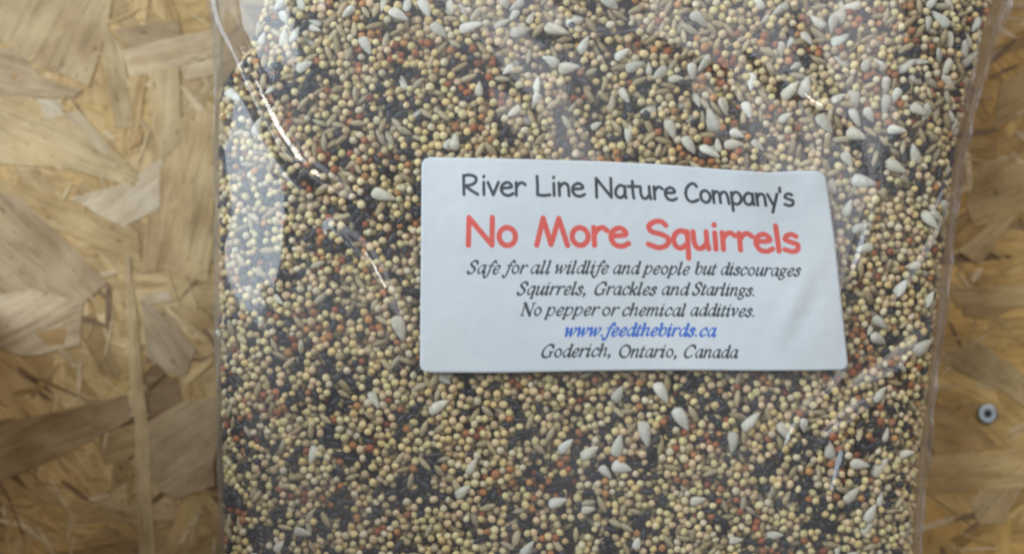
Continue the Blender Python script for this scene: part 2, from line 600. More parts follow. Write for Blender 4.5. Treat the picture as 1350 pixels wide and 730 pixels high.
mesh_obj('drive_recess', v, [(i, (i + 1) % ns, ns) for i in range(ns)], M_RECESS_SHADE, scr)
v = [(.0013 * math.cos(2 * math.pi * i / 16) * s, .0013 * math.sin(2 * math.pi * i / 16) * s, z_) for s, z_ in ((1, -.0016), (.9, -.009)) for i in range(16)]
mesh_obj('shank', v, [(i, (i + 1) % 16, 16 + (i + 1) % 16, 16 + i) for i in range(16)] + [tuple(range(16, 32))], M_METAL, scr)


# ---------------------------------------------------------------- seeds
def seed_shape(kind, nu, nv):
    """unit-built seed in metres, long axis X; verts, faces, tip darkness"""
    verts, tips = [], []
    for j in range(nv + 1):
        t = math.pi * j / nv
        cx = math.cos(t)
        for i in range(nu):
            a = 2 * math.pi * i / nu
            r = math.sin(t)
            if kind == 'millet':
                x, y, z = 1.03 * cx, .98 * r * math.cos(a), .88 * r * math.sin(a)
                x += .10 * max(0, cx) ** 6
            elif kind == 'nyjer':
                x, y, z = 1.75 * cx, .82 * r ** 1.1 * math.cos(a) * (1 - .15 * cx), .78 * r ** 1.1 * math.sin(a)
                z += .12 * cx * cx
            elif kind == 'round':
                x, y, z = 1.0 * cx, .95 * r * math.cos(a), .95 * r * math.sin(a)
            elif kind == 'canary':
                x, y, z = 2.15 * cx, .80 * r ** 1.35 * math.cos(a), .72 * r ** 1.35 * math.sin(a)
            else:   # sunflower kernel
                w = 1.36 * r ** .95 * (1 - .42 * cx)
                w *= 1 + .07 * math.cos(3 * a) * r
                x, y, z = 2.85 * cx, w * math.cos(a), .85 * r ** .9 * math.sin(a) * (1 - .2 * cx)
                z += .12 * math.cos(2.2 * cx)
                y += .10 * math.sin(2 * cx)
            verts.append((x * .001, y * .001, z * .001))
            tips.append(max(0.0, (cx - .72) / .28))
    verts = [tuple(np.array(q) * (1 + .16 * mnoise.noise(Vector(q) * 900 + Vector((3, 1, 7))))) for q in verts]
    V = np.array(verts).reshape(nv + 1, nu, 3)
    T = np.array(tips).reshape(nv + 1, nu)
    # collapse poles to single verts
    VV = [V[0].mean(0)]; TT = [T[0, 0]]
    for j in range(1, nv):
        VV += list(V[j]); TT += list(T[j])
    VV.append(V[nv].mean(0)); TT.append(T[nv, 0])
    F = []
    for i in range(nu):
        F.append((0, 1 + (i + 1) % nu, 1 + i))
    for j in range(nv - 2):
        for i in range(nu):
            a = 1 + j * nu + i; b = 1 + j * nu + (i + 1) % nu
            F.append((a, b, b + nu)); F.append((a, b + nu, a + nu))
    last = len(VV) - 1
    for i in range(nu):
        F.append((last, 1 + (nv - 2) * nu + i, 1 + (nv - 2) * nu + (i + 1) % nu))
    return np.array(VV), np.array(F), np.array(TT)


KINDS = {   # kind: (shape, radius in plane mm, material, base colours)
    'millet_seed': ('millet', .905, M_SEED, [(.90, .71, .34), (.92, .78, .43), (.86, .64, .27), (.86, .74, .50), (.62, .47, .25), (.84, .62, .36), (.80, .68, .32)]),
    'red_millet_seed': ('millet', .87, M_SEED, [(.42, .12, .03), (.54, .20, .05), (.32, .08, .02), (.64, .30, .09), (.46, .18, .06)]),
    'nyjer_seed': ('nyjer', 1.02, M_DARK, [(.012, .014, .020), (.020, .022, .030), (.035, .030, .030), (.008, .009, .014)]),
    'rapeseed': ('round', .88, M_DARK, [(.014, .015, .020), (.040, .028, .028), (.020, .022, .030)]),
    'canary_seed': ('canary', 1.08, M_SEED, [(.52, .41, .22), (.58, .47, .27), (.42, .32, .16), (.52, .45, .29)]),
    'sunflower_kernel': ('kernel', 1.75, M_KERNEL, [(.88, .85, .70), (.80, .77, .64), (.90, .88, .76), (.74, .71, .58), (.86, .85, .73), (.80, .75, .60)]),
}
HI = {k: seed_shape(s[0], *((10, 7) if s[0] in ('millet', 'round') else (11, 8))) for k, s in KINDS.items()}
LO = {k: seed_shape(s[0], 7, 5) for k, s in KINDS.items()}

# label outline in photo px (needed for what lies hidden under it)
LBL_L, LBL_T, LBL_B = 555, 207, 491


def under_label(px, py, m=14):
    return (LBL_L + m < px < np.interp(py, [226, 487], [1088, 1119]) - m) and (226 + m < py < 488 - m)


def frac_noise(x, y, s, seed):
    return mnoise.noise(Vector((x * s, y * s, seed)))


def mix_at(px, py, depth):
    """shares of each kind at a place of the bag, from the photograph"""
    n1 = frac_noise(px, py, 1 / 85, 3.1); n2 = frac_noise(px, py, 1 / 60, 9.7); n3 = frac_noise(px, py, 1 / 38, 5.5)
    dark = .105 + .42 * n3 + .22 * frac_noise(px, py, 1 / 170, 1.3)
    red = .085 + .26 * n2
    can = .085 + .05 * n1
    ker = .006
    if py < 190: ker = .022 + .12 * max(0, (150 - py) / 190); can = .12
    if px > 1080: ker = max(ker, .035)
    if px > 820 and py < 210: ker = max(ker, .11)
    if px < 480: dark += .10; red *= .8
    if py < 190 and px > 420: dark -= .07
    if 480 < px < 700 and 500 < py: dark += .02
    return max(.04, dark), max(.015, red), max(.04, can), ker


seeds = []          # (kind, pos, normal, inplane angle, tilt1, tilt2, scale, layer, color)
CELL = .0042
PLACED_KERNELS = [  # cx, cy, length px, angle (picture up = +90), what singles it out
    (375, 50, 27, 85, 'upright pale kernel near the bag\'s top left corner'),
    (346, 52, 24, 70, 'whitish kernel beside the glossy arc at the top left'),
    (401, 88, 30, 25, 'kernel slanting up right below the top left corner group'),
    (482, 60, 30, -65, 'kernel leaning left, high in the bag left of the label'),
    (525, 20, 30, -30, 'flat lying kernel at the top edge, above the label\'s left corner'),
    (560, 10, 30, -70, 'steep kernel cut by the top edge above the label'),
    (620, 36, 34, 15, 'long kernel under the top edge, above the word River'),
    (578, 40, 30, -45, 'slanting kernel under the top edge, left of two paler ones'),
    (686, 42, 34, 12, 'level pale kernel under the top edge in the cloudy patch'),
    (733, 40, 36, -15, 'broad whitish kernel in the cloudy patch at the top'),
    (770, 60, 30, 60, 'upright broad kernel right of the cloudy patch at the top'),
    (837, 88, 30, 18, 'level kernel midway between the top edge and the label'),
    (820, 72, 26, 35, 'short kernel above and left of a level one'),
    (632, 118, 26, 85, 'greyish upright kernel above the label\'s left half'),
    (600, 188, 28, 82, 'upright kernel touching the space over the label\'s top left'),
    (786, 166, 20, 30, 'small kernel over the middle of the label'),
    (884, 170, 34, -70, 'steep kernel over the word Company'),
    (908, 191, 34, -60, 'kernel leaning left just over the label\'s top edge'),
    (985, 145, 28, -70, 'steep kernel above the label\'s right third'),
    (1036, 155, 24, 30, 'short kernel above the label\'s top right corner'),
    (1042, 120, 38, 45, 'large pale kernel in a bright pair above the top right corner'),
    (1062, 115, 34, 70, 'upright kernel, right one of the bright pair above the corner'),
    (1087, 163, 34, -55, 'kernel slanting down right above the corner of the label'),
    (1128, 178, 34, -25, 'level kernel right of and above the label\'s corner'),
    (1182, 172, 30, -8, 'flat kernel high on the right side of the bag'),
    (1210, 145, 30, -35, 'kernel near the top right edge of the filling'),
    (1138, 240, 36, -14, 'long level kernel right of the label\'s top corner'),
    (1117, 210, 28, -60, 'steep kernel beside the label\'s top right corner'),
    (1180, 220, 34, -30, 'slanting kernel right of a long level one'),
    (1225, 290, 36, -50, 'large whitish kernel at the right edge of the filling'),
    (1118, 275, 30, 65, 'upright kernel close to the label\'s right edge'),
    (1135, 300, 28, 20, 'level kernel by the thin streak right of the label'),
    (1160, 425, 30, -42, 'kernel slanting down right beside the label\'s lower half'),
    (1216, 458, 38, 35, 'large kernel under the shiny crease on the right'),
    (1188, 380, 30, 50, 'kernel rising right between label and right edge'),
    (1225, 395, 28, 60, 'upright kernel close to the right edge, mid height'),
    (1160, 520, 26, 50, 'small kernel below the label\'s bottom right corner'),
    (1195, 598, 26, 10, 'level kernel low on the right side'),
    (1133, 612, 30, -12, 'level kernel beside the bright lower streak'),
    (505, 258, 36, -20, 'large lone kernel left of the label\'s top'),
    (526, 432, 38, -75, 'upright lone kernel just left of the label'),
    (590, 190, 20, 60, 'tiny kernel at the label\'s top left corner'),
    (578, 536, 34, 28, 'plump pale kernel below the label\'s bottom left corner'),
    (850, 571, 38, -80, 'tall upright white kernel below the middle of the label'),
    (815, 588, 36, 75, 'broad upright kernel in the cluster below the label'),
    (777, 597, 32, 32, 'slanting kernel in the middle of the cluster below the label'),
    (746, 588, 30, 42, 'leftmost kernel of the cluster below the label'),
    (798, 622, 28, -50, 'lowest kernel of the cluster, under a broad upright one'),
    (819, 616, 34, -18, 'thin level kernel crossing the cluster\'s lower end'),
    (735, 662, 30, 14, 'level kernel low in the bag below the cluster'),
    (775, 672, 24, 5, 'small level kernel low in the bag, right of another level one'),
    (695, 724, 30, 50, 'kernel cut by the bottom edge of the picture'),
    (872, 517, 34, -62, 'kernel leaning left just under the label\'s bottom edge'),
    (815, 520, 30, 60, 'thin kernel leaning right under the label\'s bottom edge'),
    (610, 648, 30, 35, 'greyish kernel low left of the cluster'),
    (622, 615, 26, 55, 'dull narrow kernel above a greyish one, low in the bag'),
    (898, 552, 40, -62, 'long dull kernel right of the tall white one'),
    (990, 556, 34, 45, 'grey kernel below the label\'s right half'),
    (1033, 568, 30, -60, 'grey leaning kernel beside the dark crease, lower right'),
    (920, 660, 26, 10, 'small level kernel low in the middle right'),
    (970, 712, 24, 5, 'flat kernel near the bottom edge, right half'),
    (368, 720, 24, 50, 'kernel at the bottom left edge of the picture'),
    (840, 716, 22, 70, 'small kernel at the bottom edge, below the cluster'),
]


def put_layer(layer, depth, spec_n, occupied):
    """random sequential packing of seeds on the surface `depth` below the film"""
    def cell(p):
        return (int(p[0] // CELL), int(p[1] // CELL), int(p[2] // CELL))

    def fits(p, r, slack):
        cx, cy, cz = cell(p)
        for a in (-1, 0, 1):
            for b in (-1, 0, 1):
                for c in (-1, 0, 1):
                    for q in occupied.get((cx + a, cy + b, cz + c), ()):
                        m = (r + q[3]) * slack
                        if (p[0] - q[0]) ** 2 + (p[1] - q[1]) ** 2 + (p[2] - q[2]) ** 2 < m * m:
                            return False
        return True

    def add(kind, p, n, ang, sc, extra=None):
        r = KINDS[kind][1] * .001 * sc
        if kind == 'sunflower_kernel':
            d = np.array([math.cos(ang), math.sin(ang), 0]); d = d - n * (d @ n); d /= np.linalg.norm(d)
            for s in (-1, 0, 1):
                q = p + d * s * .0017 * sc
                occupied.setdefault(cell(q), []).append((*q, .00095 * sc))
        elif kind in ('canary_seed', 'nyjer_seed'):
            d = np.array([math.cos(ang), math.sin(ang), 0]); d = d - n * (d @ n); d /= np.linalg.norm(d)
            for s in (-1, 1):
                q = p + d * s * .0008 * sc
                occupied.setdefault(cell(q), []).append((*q, .00070 * sc))
        else:
            occupied.setdefault(cell(p), []).append((*p, r * .98))
        if kind in ('millet_seed', 'red_millet_seed', 'rapeseed'): sc *= .94
        seeds.append((kind, p, n, ang, rng.normal(0, .22), rng.normal(0, .3), sc, layer, extra))

    if layer == 0:
        for (x, y, ln, ang, what) in PLACED_KERNELS:
            z = height_at(x, y, False) - .0009
            p = np.array(W(x, y, z))
            sc = min(1.08, ln / 34 * .98)
            add('sunflower_kernel', p, np.array([0, 0, 1.0]), math.radians(ang), sc, what)
    th_lo, th_hi = (-.75, math.pi + .75) if layer == 0 else ((-.35, math.pi + .35) if layer == 1 else (-.05, math.pi + .05))
    # candidates by area: sample theta,y then accept by local stretch
    th = rng.uniform(th_lo, th_hi, spec_n)
    yy = rng.uniform(Y_BOT + .004, Y_TOP - .004, spec_n)
    P = surf(th, yy); Nn = surf_n(th, yy)
    e = 1e-3
    st = np.linalg.norm(surf(th + e, yy) - surf(th - e, yy), axis=-1) / (2 * e)
    keep = rng.uniform(0, 1, spec_n) < st / np.percentile(st, 98)
    P = P[keep]; Nn = Nn[keep]
    P = P - Nn * depth
    k = (CAM_Z - P[:, 2]) / FPX
    PXs = P[:, 0] / k + 675; PYs = 365 - P[:, 1] / k
    us = rng.uniform(0, 1, len(P)); angs = rng.uniform(0, 2 * math.pi, len(P)); scs = rng.normal(1, .085, len(P))
    jit = np.abs(rng.normal(0, .00038, len(P)))
    order = list(range(len(P)))
    pre = 9500 if layer == 0 else 0
    for step, i in enumerate(order[:pre] + order[pre:]):
        px, py = PXs[i], PYs[i]
        if under_label(px, py):
            continue
        if step < pre:
            if 40 < py and px < 1300 and any(abs(px - q[0]) < 24 and abs(py - q[1]) < 24 for q in PLACED_KERNELS):
                continue
            if us[i] >= mix_at(px, py, depth)[3]:
                continue
        margin = 60 if layer == 0 else 14
        if layer > 0 and not (-margin - 60 < py < 790 + margin):
            continue
        d, r, c, kk = mix_at(px, py, depth)
        u = us[i]
        if u < kk * (1 if step < pre else .3): kind = 'sunflower_kernel'
        elif u < kk + c: kind = 'canary_seed'
        elif u < kk + c + d: kind = 'nyjer_seed' if (int(u * 1e5) % 10) < 6 else 'rapeseed'
        elif u < kk + c + d + r: kind = 'red_millet_seed'
        else: kind = 'millet_seed'
        if kind == 'sunflower_kernel' and layer > 1:
            kind = 'millet_seed'
        sc = float(np.clip(scs[i], .84, 1.18))
        if kind == 'sunflower_kernel': sc *= random.uniform(.64, .98)
        rad = KINDS[kind][1] * .001 * sc
        p = P[i] - Nn[i] * (jit[i] + (.0002 if kind != 'sunflower_kernel' else random.uniform(-.0001, .0009)))
        if fits(p, rad, .85):
            add(kind, p, Nn[i], angs[i], sc)


occ = {}
put_layer(0, .00098, 215000, occ)
put_layer(1, .00215, 100000, occ)
put_layer(2, .0034, 75000, occ)
put_layer(3, .0047, 60000, occ)


def seed_color(kind):
    c = np.array(random.choice(KINDS[kind][3]))
    return c * random.uniform(.80, 1.10)


def basis(n, ang, t1, t2):
    d = np.array([math.cos(ang), math.sin(ang), 0.0])
    d = d - n * (d @ n)
    d /= np.linalg.norm(d) + 1e-9
    # tilt long axis out of the plane
    d = d * math.cos(t1) + n * math.sin(t1)
    y = np.cross(n, d); y /= np.linalg.norm(y) + 1e-9
    z = np.cross(d, y)
    y2 = y * math.cos(t2) + z * math.sin(t2)
    z2 = np.cross(d, y2)
    return np.stack([d, y2, z2], 1)


def colored_mesh(name, V, F, C, mat):
    me = bpy.data.meshes.new(name)
    me.vertices.add(len(V)); me.vertices.foreach_set('co', V.astype(np.float32).ravel())
    me.loops.add(F.size); me.loops.foreach_set('vertex_index', F.astype(np.int32).ravel())
    me.polygons.add(len(F))
    me.polygons.foreach_set('loop_start', np.arange(0, F.size, 3, dtype=np.int32))
    me.polygons.foreach_set('use_smooth', np.ones(len(F), bool))
    me.update(calc_edges=True)
    at = me.attributes.new('col', 'FLOAT_COLOR', 'POINT')
    at.data.foreach_set('color', C.astype(np.float32).ravel())
    me.materials.append(mat)
    return me


def tint(T, c, kind):
    C = np.ones((len(T), 4)); C[:, :3] = c
    dark = {'millet_seed': .6, 'red_millet_seed': .3, 'canary_seed': .4, 'sunflower_kernel': .15}.get(kind, 0)
    C[:, :3] *= (1 - dark * T)[:, None]
    if kind == 'sunflower_kernel':
        C[:, :3] *= 1 - .15 * rng.uniform(0, 1, (len(T), 1)) ** 2 * rng.uniform(.3, 1.4)
        C = C.clip(0, 1)
    return C


# 300 largest-showing of a kind are objects of their own, the rest one mass per kind
variants = {}
for kind, (shape, r, mat, cols) in KINDS.items():
    variants[kind] = []
    for i in range(14):
        V, F, T = HI[kind]
        variants[kind].append(colored_mesh(kind, V, F, tint(T, seed_color(kind), kind), mat))

in_view = {k: [] for k in KINDS}
for idx, s in enumerate(seeds):
    kind, p, n, ang, t1, t2, sc, layer, what = s
    k = (CAM_Z - p[2]) / FPX
    px, py = p[0] / k + 675, 365 - p[1] / k
    vis = 0 < px < 1350 and 0 < py < 730 and layer == 0 and not (LBL_L < px < 1118 and 215 < py < 490)
    if kind == 'sunflower_kernel':
        score = (10 if what else 0) + sc
    else:
        score = n[2] * 1.0 + sc * .6 + rng.uniform(0, .55)
    if vis and n[2] > .5:
        in_view[kind].append((score, idx, px, py))
single = {}
for kind, lst in in_view.items():
    lst.sort(key=lambda t: -t[0])
    for sc_, idx, px, py in lst[:296]:
        single[idx] = (px, py)

LABELS = {
    'millet_seed': ('round cream millet seed against the film', 'millet seed', 'cream millet seeds'),
    'red_millet_seed': ('small rusty red millet seed', 'millet seed', 'red millet seeds'),
    'nyjer_seed': ('long black seed among cream millet', 'black seed', 'long black seeds'),
    'rapeseed': ('round black seed among cream millet', 'black seed', 'round black seeds'),
    'canary_seed': ('pointed tan grass seed among the millet', 'grass seed', 'pointed tan seeds'),
}


def region(px, py):
    if py < 215: return 'above the label, left part' if px < 680 else ('above the label, right part' if px > 980 else 'above the middle of the label')
    if py > 490: return 'in the lower right of the bag' if px > 1000 else ('in the lower left of the bag' if px < 620 else 'below the label')
    return 'left of the label' if px < 620 else 'right of the label'


var_obj = {}
for idx, (px, py) in single.items():
    kind, p, n, ang, t1, t2, sc, layer, what = seeds[idx]
    me = random.choice(variants[kind])
    if kind not in var_obj:
        o = bpy.data.objects.new(kind, me); var_obj[kind] = o
    else:
        o = var_obj[kind].copy(); o.data = me
    COL.objects.link(o)
    if what:
        t1, t2 = t1 * .25, t2 * .4
    B = basis(n, ang, t1, t2) * (sc * rng.uniform(.88, 1.08, 3))
    M4 = Matrix([[*B[0], p[0]], [*B[1], p[1]], [*B[2], p[2]], [0, 0, 0, 1]])
    o.matrix_world = M4
    if kind == 'sunflower_kernel':
        if what:
            tag(o, what, 'sunflower kernel', 'sunflower kernels in the bag')
        else:
            rg = region(px, py)
            tag(o, f'unhulled-looking pale sunflower chip among millet {rg}'.replace('unhulled-looking ', ''), 'sunflower kernel', 'sunflower chips ' + rg)
    else:
        lb, ct, gp = LABELS[kind]
        rg = region(px, py)
        tag(o, lb + ' ' + rg, ct, gp + ' ' + rg)

MASS = {'millet_seed': ('millet_mass', 'mass of cream millet seeds filling the clear bag'),
        'red_millet_seed': ('red_millet_mass', 'rusty red millet seeds strewn through the mix'),
        'nyjer_seed': ('nyjer_mass', 'long black seeds strewn through the mix'),
        'rapeseed': ('rapeseed_mass', 'round black seeds strewn through the mix'),
        'canary_seed': ('canary_seed_mass', 'pointed tan grass seeds strewn through the mix'),
        'sunflower_kernel': ('sunflower_chip_mass', 'sunflower chips deeper in the mix')}
for kind in KINDS:
    VV, FF, CC = [], [], []
    base = 0
    for idx, s in enumerate(seeds):
        if s[0] != kind or idx in single:
            continue
        _, p, n, ang, t1, t2, sc, layer, what = s
        V, F, T = (HI if layer == 0 else LO)[kind]
        B = basis(n, ang, t1, t2) * (sc * rng.uniform(.86, 1.10, 3))
        VV.append(V @ B.T + p); FF.append(F + base); base += len(V)
        CC.append(tint(T, seed_color(kind), kind))
    if not VV: continue
    me = colored_mesh(MASS[kind][0], np.vstack(VV), np.vstack(FF), np.vstack(CC), KINDS[kind][2])
    o = bpy.data.objects.new(MASS[kind][0], me)
    link(o); tag(o, MASS[kind][1], kind='stuff')
print('seeds', len(seeds), {k: len([1 for s in seeds if s[0] == k]) for k in KINDS}, 'single', len(single))

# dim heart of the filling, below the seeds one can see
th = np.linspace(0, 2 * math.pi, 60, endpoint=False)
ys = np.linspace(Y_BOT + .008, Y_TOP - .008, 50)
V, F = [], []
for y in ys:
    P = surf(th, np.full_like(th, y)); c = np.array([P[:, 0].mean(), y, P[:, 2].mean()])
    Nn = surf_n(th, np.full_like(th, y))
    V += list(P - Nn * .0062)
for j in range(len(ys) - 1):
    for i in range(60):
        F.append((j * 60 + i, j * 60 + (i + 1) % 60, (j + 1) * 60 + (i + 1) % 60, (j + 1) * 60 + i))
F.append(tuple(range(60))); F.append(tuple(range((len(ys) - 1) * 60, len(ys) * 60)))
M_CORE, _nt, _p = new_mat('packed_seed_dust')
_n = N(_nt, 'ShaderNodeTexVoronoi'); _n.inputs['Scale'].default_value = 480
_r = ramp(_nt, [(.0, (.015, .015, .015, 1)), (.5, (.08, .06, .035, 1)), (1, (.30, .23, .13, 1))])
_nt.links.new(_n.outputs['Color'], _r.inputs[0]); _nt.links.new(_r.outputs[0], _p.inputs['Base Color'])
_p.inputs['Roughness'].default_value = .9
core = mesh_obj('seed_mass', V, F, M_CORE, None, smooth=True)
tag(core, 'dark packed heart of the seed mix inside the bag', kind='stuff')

# ---------------------------------------------------------------- plastic bag
bag = empty('seed_bag', (0, 0, 0))
tag(bag, 'clear plastic bag packed with mixed bird seed, white sticker on its front', 'bag')

nu, nv = 860, 520
ths = np.concatenate([np.linspace(-.15, math.pi + .15, 740, endpoint=False), np.linspace(math.pi + .15, 2 * math.pi - .15, 120, endpoint=False)])
ysf = np.linspace(Y_BOT, Y_TOP, nv)
TH, YY = np.meshgrid(ths, ysf)
P = surf(TH, YY, True); Nn = surf_n(TH, YY, True)
k = (CAM_Z - P[..., 2]) / FPX
pxg = P[..., 0] / k + 675; pyg = 365 - P[..., 1] / k
up = (np.sin(TH) > .02)
cr = np.where(up, crease_height(pxg, pyg), 0)
# gentle hand-made waviness of the film
wv = (np.sin(P[..., 0] * 310 + 2 * np.sin(P[..., 1] * 90)) * np.sin(P[..., 1] * 140 + 1.5 * np.sin(P[..., 0] * 120)) +
      .6 * np.sin(P[..., 0] * 520 + P[..., 1] * 260))
cr = cr + .00015 / (1 + (cr / .0004) ** 2) * wv * np.clip(1.4 - (pxg - 280) / 300, .5, 1.3)
floor_ok = P[..., 2] + Nn[..., 2] * cr
P = P + Nn * cr[..., None]
P[..., 2] = np.maximum(P[..., 2], .0006)
V = P.reshape(-1, 3)
idx = np.arange(nu * nv).reshape(nv, nu)
a = idx[:-1, :]; b = np.roll(idx, -1, 1)[:-1, :]; c = np.roll(idx, -1, 1)[1:, :]; d = idx[1:, :]
quads = np.stack([d, c, b, a], -1).reshape(-1, 4)
me = bpy.data.meshes.new('film_sleeve')
me.vertices.add(len(V)); me.vertices.foreach_set('co', V.astype(np.float32).ravel())
me.loops.add(quads.size); me.loops.foreach_set('vertex_index', quads.astype(np.int32).ravel())
me.polygons.add(len(quads)); me.polygons.foreach_set('loop_start', np.arange(0, quads.size, 4, dtype=np.int32))
me.polygons.foreach_set('use_smooth', np.ones(len(quads), bool))
me.update(calc_edges=True)
me.materials.append(M_FILM)
link(bpy.data.objects.new('film_sleeve', me), bag)


def fin(name, theta, widths, sgn):
    """the sealed edge standing out along a side of the bag"""
    v, f = [], []
    n = 240
    for i in range(n):
        y = Y_BOT + .004 + (Y_TOP - Y_BOT - .008) * i / (n - 1)
        p = surf(theta, y, True)
        py = 365 - y / K(ZC)
        w = float(np.interp(py, [q[0] for q in widths], [q[1] for q in widths])) * K(ZC)
        w *= 1 + .10 * math.sin(y * 400)
        for j in range(4):
            t = j / 3
            dz = .0010 * math.sin(y * 180 + j) + .0006 * math.sin(y * 610 + 2 * j) * t + .0006 * t * t
            v.append((p[0] + sgn * w * t, y, p[2] + dz * t))
    for i in range(n - 1):
        for j in range(3):
            a = i * 4 + j
            f.append((a, a + 1, a + 5, a + 4))
    return mesh_obj(name, v, f, M_SEAM, bag, smooth=True)


fin('side_seam', 0.0, [(-200, 14), (0, 12), (200, 9), (400, 9), (600, 10), (950, 10)], 1)
fin('side_seam', math.pi, [(-200, 6), (0, 5), (300, 2), (950, 3)], -1)


# ---------------------------------------------------------------- lettering (drawn stroke by stroke, printed on the label)
def arc(cx, cy, rx, ry, a0, a1, n=14):
    return [(cx + rx * math.cos(math.radians(a0 + (a1 - a0) * i / n)), cy + ry * math.sin(math.radians(a0 + (a1 - a0) * i / n))) for i in range(n + 1)]


def cat(pts, n=8):
    P_ = [np.array(p, float) for p in pts]
    if len(P_) == 2: return pts
    Q = [2 * P_[0] - P_[1]] + P_ + [2 * P_[-1] - P_[-2]]
    out = []
    for i in range(1, len(Q) - 2):
        a, b, c, d = Q[i - 1], Q[i], Q[i + 1], Q[i + 2]
        for t in np.linspace(0, 1, n, endpoint=False):
            out.append(tuple(.5 * (2 * b + (c - a) * t + (2 * a - 5 * b + 4 * c - d) * t * t + (3 * b - a - 3 * c + d) * t ** 3)))
    out.append(tuple(P_[-1]))
    return out


# casual round hand: cap height 1, x height .70, y up; glyph: (advance, strokes)
H = {
    'R': (.76, [[(.07, .97), (.08, 0)], cat([(.07, .95), (.30, 1.0), (.55, .90), (.56, .66), (.36, .50), (.10, .44)]), cat([(.14, .44), (.38, .22), (.64, .03)])]),
    'L': (.62, [cat([(.08, .98), (.09, .5), (.08, .03)]), cat([(.08, .03), (.30, 0), (.58, .04)])]),
    'N': (.86, [[(.08, 0), (.10, .98)], [(.10, .98), (.72, .02)], [(.72, .02), (.74, 1.0)]]),
    'C': (.70, [cat([(.60, .84), (.50, .97), (.34, .96), (.14, .74), (.06, .42), (.14, .10), (.34, 0), (.62, .12)])]),
    'M': (.98, [[(.04, 0), (.24, .97)], [(.24, .97), (.44, .03)], [(.44, .03), (.68, .97)], [(.68, .97), (.90, 0)]]),
    'S': (.74, [cat([(.60, .84), (.48, .97), (.28, .96), (.10, .80), (.16, .60), (.44, .50), (.64, .36), (.60, .12), (.36, 0), (.05, .12)])]),
    'i': (.26, [[(.13, .64), (.13, .02)], [(.13, .92), (.14, .95)]]),
    'l': (.26, [[(.12, 1.0), (.14, .02)]]),
    'v': (.52, [[(.04, .64), (.25, .02)], [(.25, .02), (.47, .66)]]),
    'e': (.58, [cat([(.10, .36), (.46, .42), (.44, .58), (.30, .66), (.12, .54), (.06, .30), (.16, .06), (.36, .0), (.54, .10)])]),
    'r': (.50, [[(.09, .66), (.09, .02)], cat([(.09, .40), (.20, .60), (.34, .66), (.46, .56)])]),
    'n': (.56, [[(.08, .66), (.09, .02)], cat([(.09, .42), (.22, .62), (.36, .64), (.45, .48), (.47, .02)])]),
    'm': (.86, [[(.07, .66), (.08, .02)], cat([(.08, .42), (.18, .62), (.30, .62), (.37, .46), (.39, .04)]), cat([(.38, .42), (.52, .62), (.66, .62), (.74, .44), (.78, .02)])]),
    'a': (.58, [cat([(.46, .58), (.28, .66), (.10, .48), (.06, .22), (.16, .04), (.32, .04), (.46, .24), (.48, .60)]), cat([(.48, .62), (.46, .30), (.50, .02)])]),
    't': (.50, [cat([(.24, .90), (.23, .4), (.26, .02)]), [(.04, .62), (.46, .64)]]),
    'u': (.58, [cat([(.07, .64), (.08, .26), (.16, .05), (.32, .05), (.46, .26)]), cat([(.46, .66), (.46, .30), (.50, .02)])]),
    'o': (.58, [arc(.28, .33, .225, .32, 80, 445, 20)]),
    'p': (.60, [[(.08, .64), (.09, -.36)], cat([(.09, .46), (.24, .66), (.42, .62), (.53, .36), (.44, .10), (.26, .0), (.10, .10)])]),
    'q': (.58, [cat([(.46, .54), (.34, .66), (.16, .58), (.06, .34), (.12, .08), (.28, .02), (.46, .18)]), [(.48, .64), (.47, -.36)]]),
    'y': (.54, [[(.05, .64), (.26, .10)], [(.50, .66), (.20, -.34)]]),
    "'": (.22, [[(.12, 1.0), (.10, .78)]]),
    's': (.50, [cat([(.42, .58), (.30, .66), (.14, .60), (.10, .46), (.26, .36), (.44, .26), (.42, .06), (.26, 0), (.05, .08)])]),
}

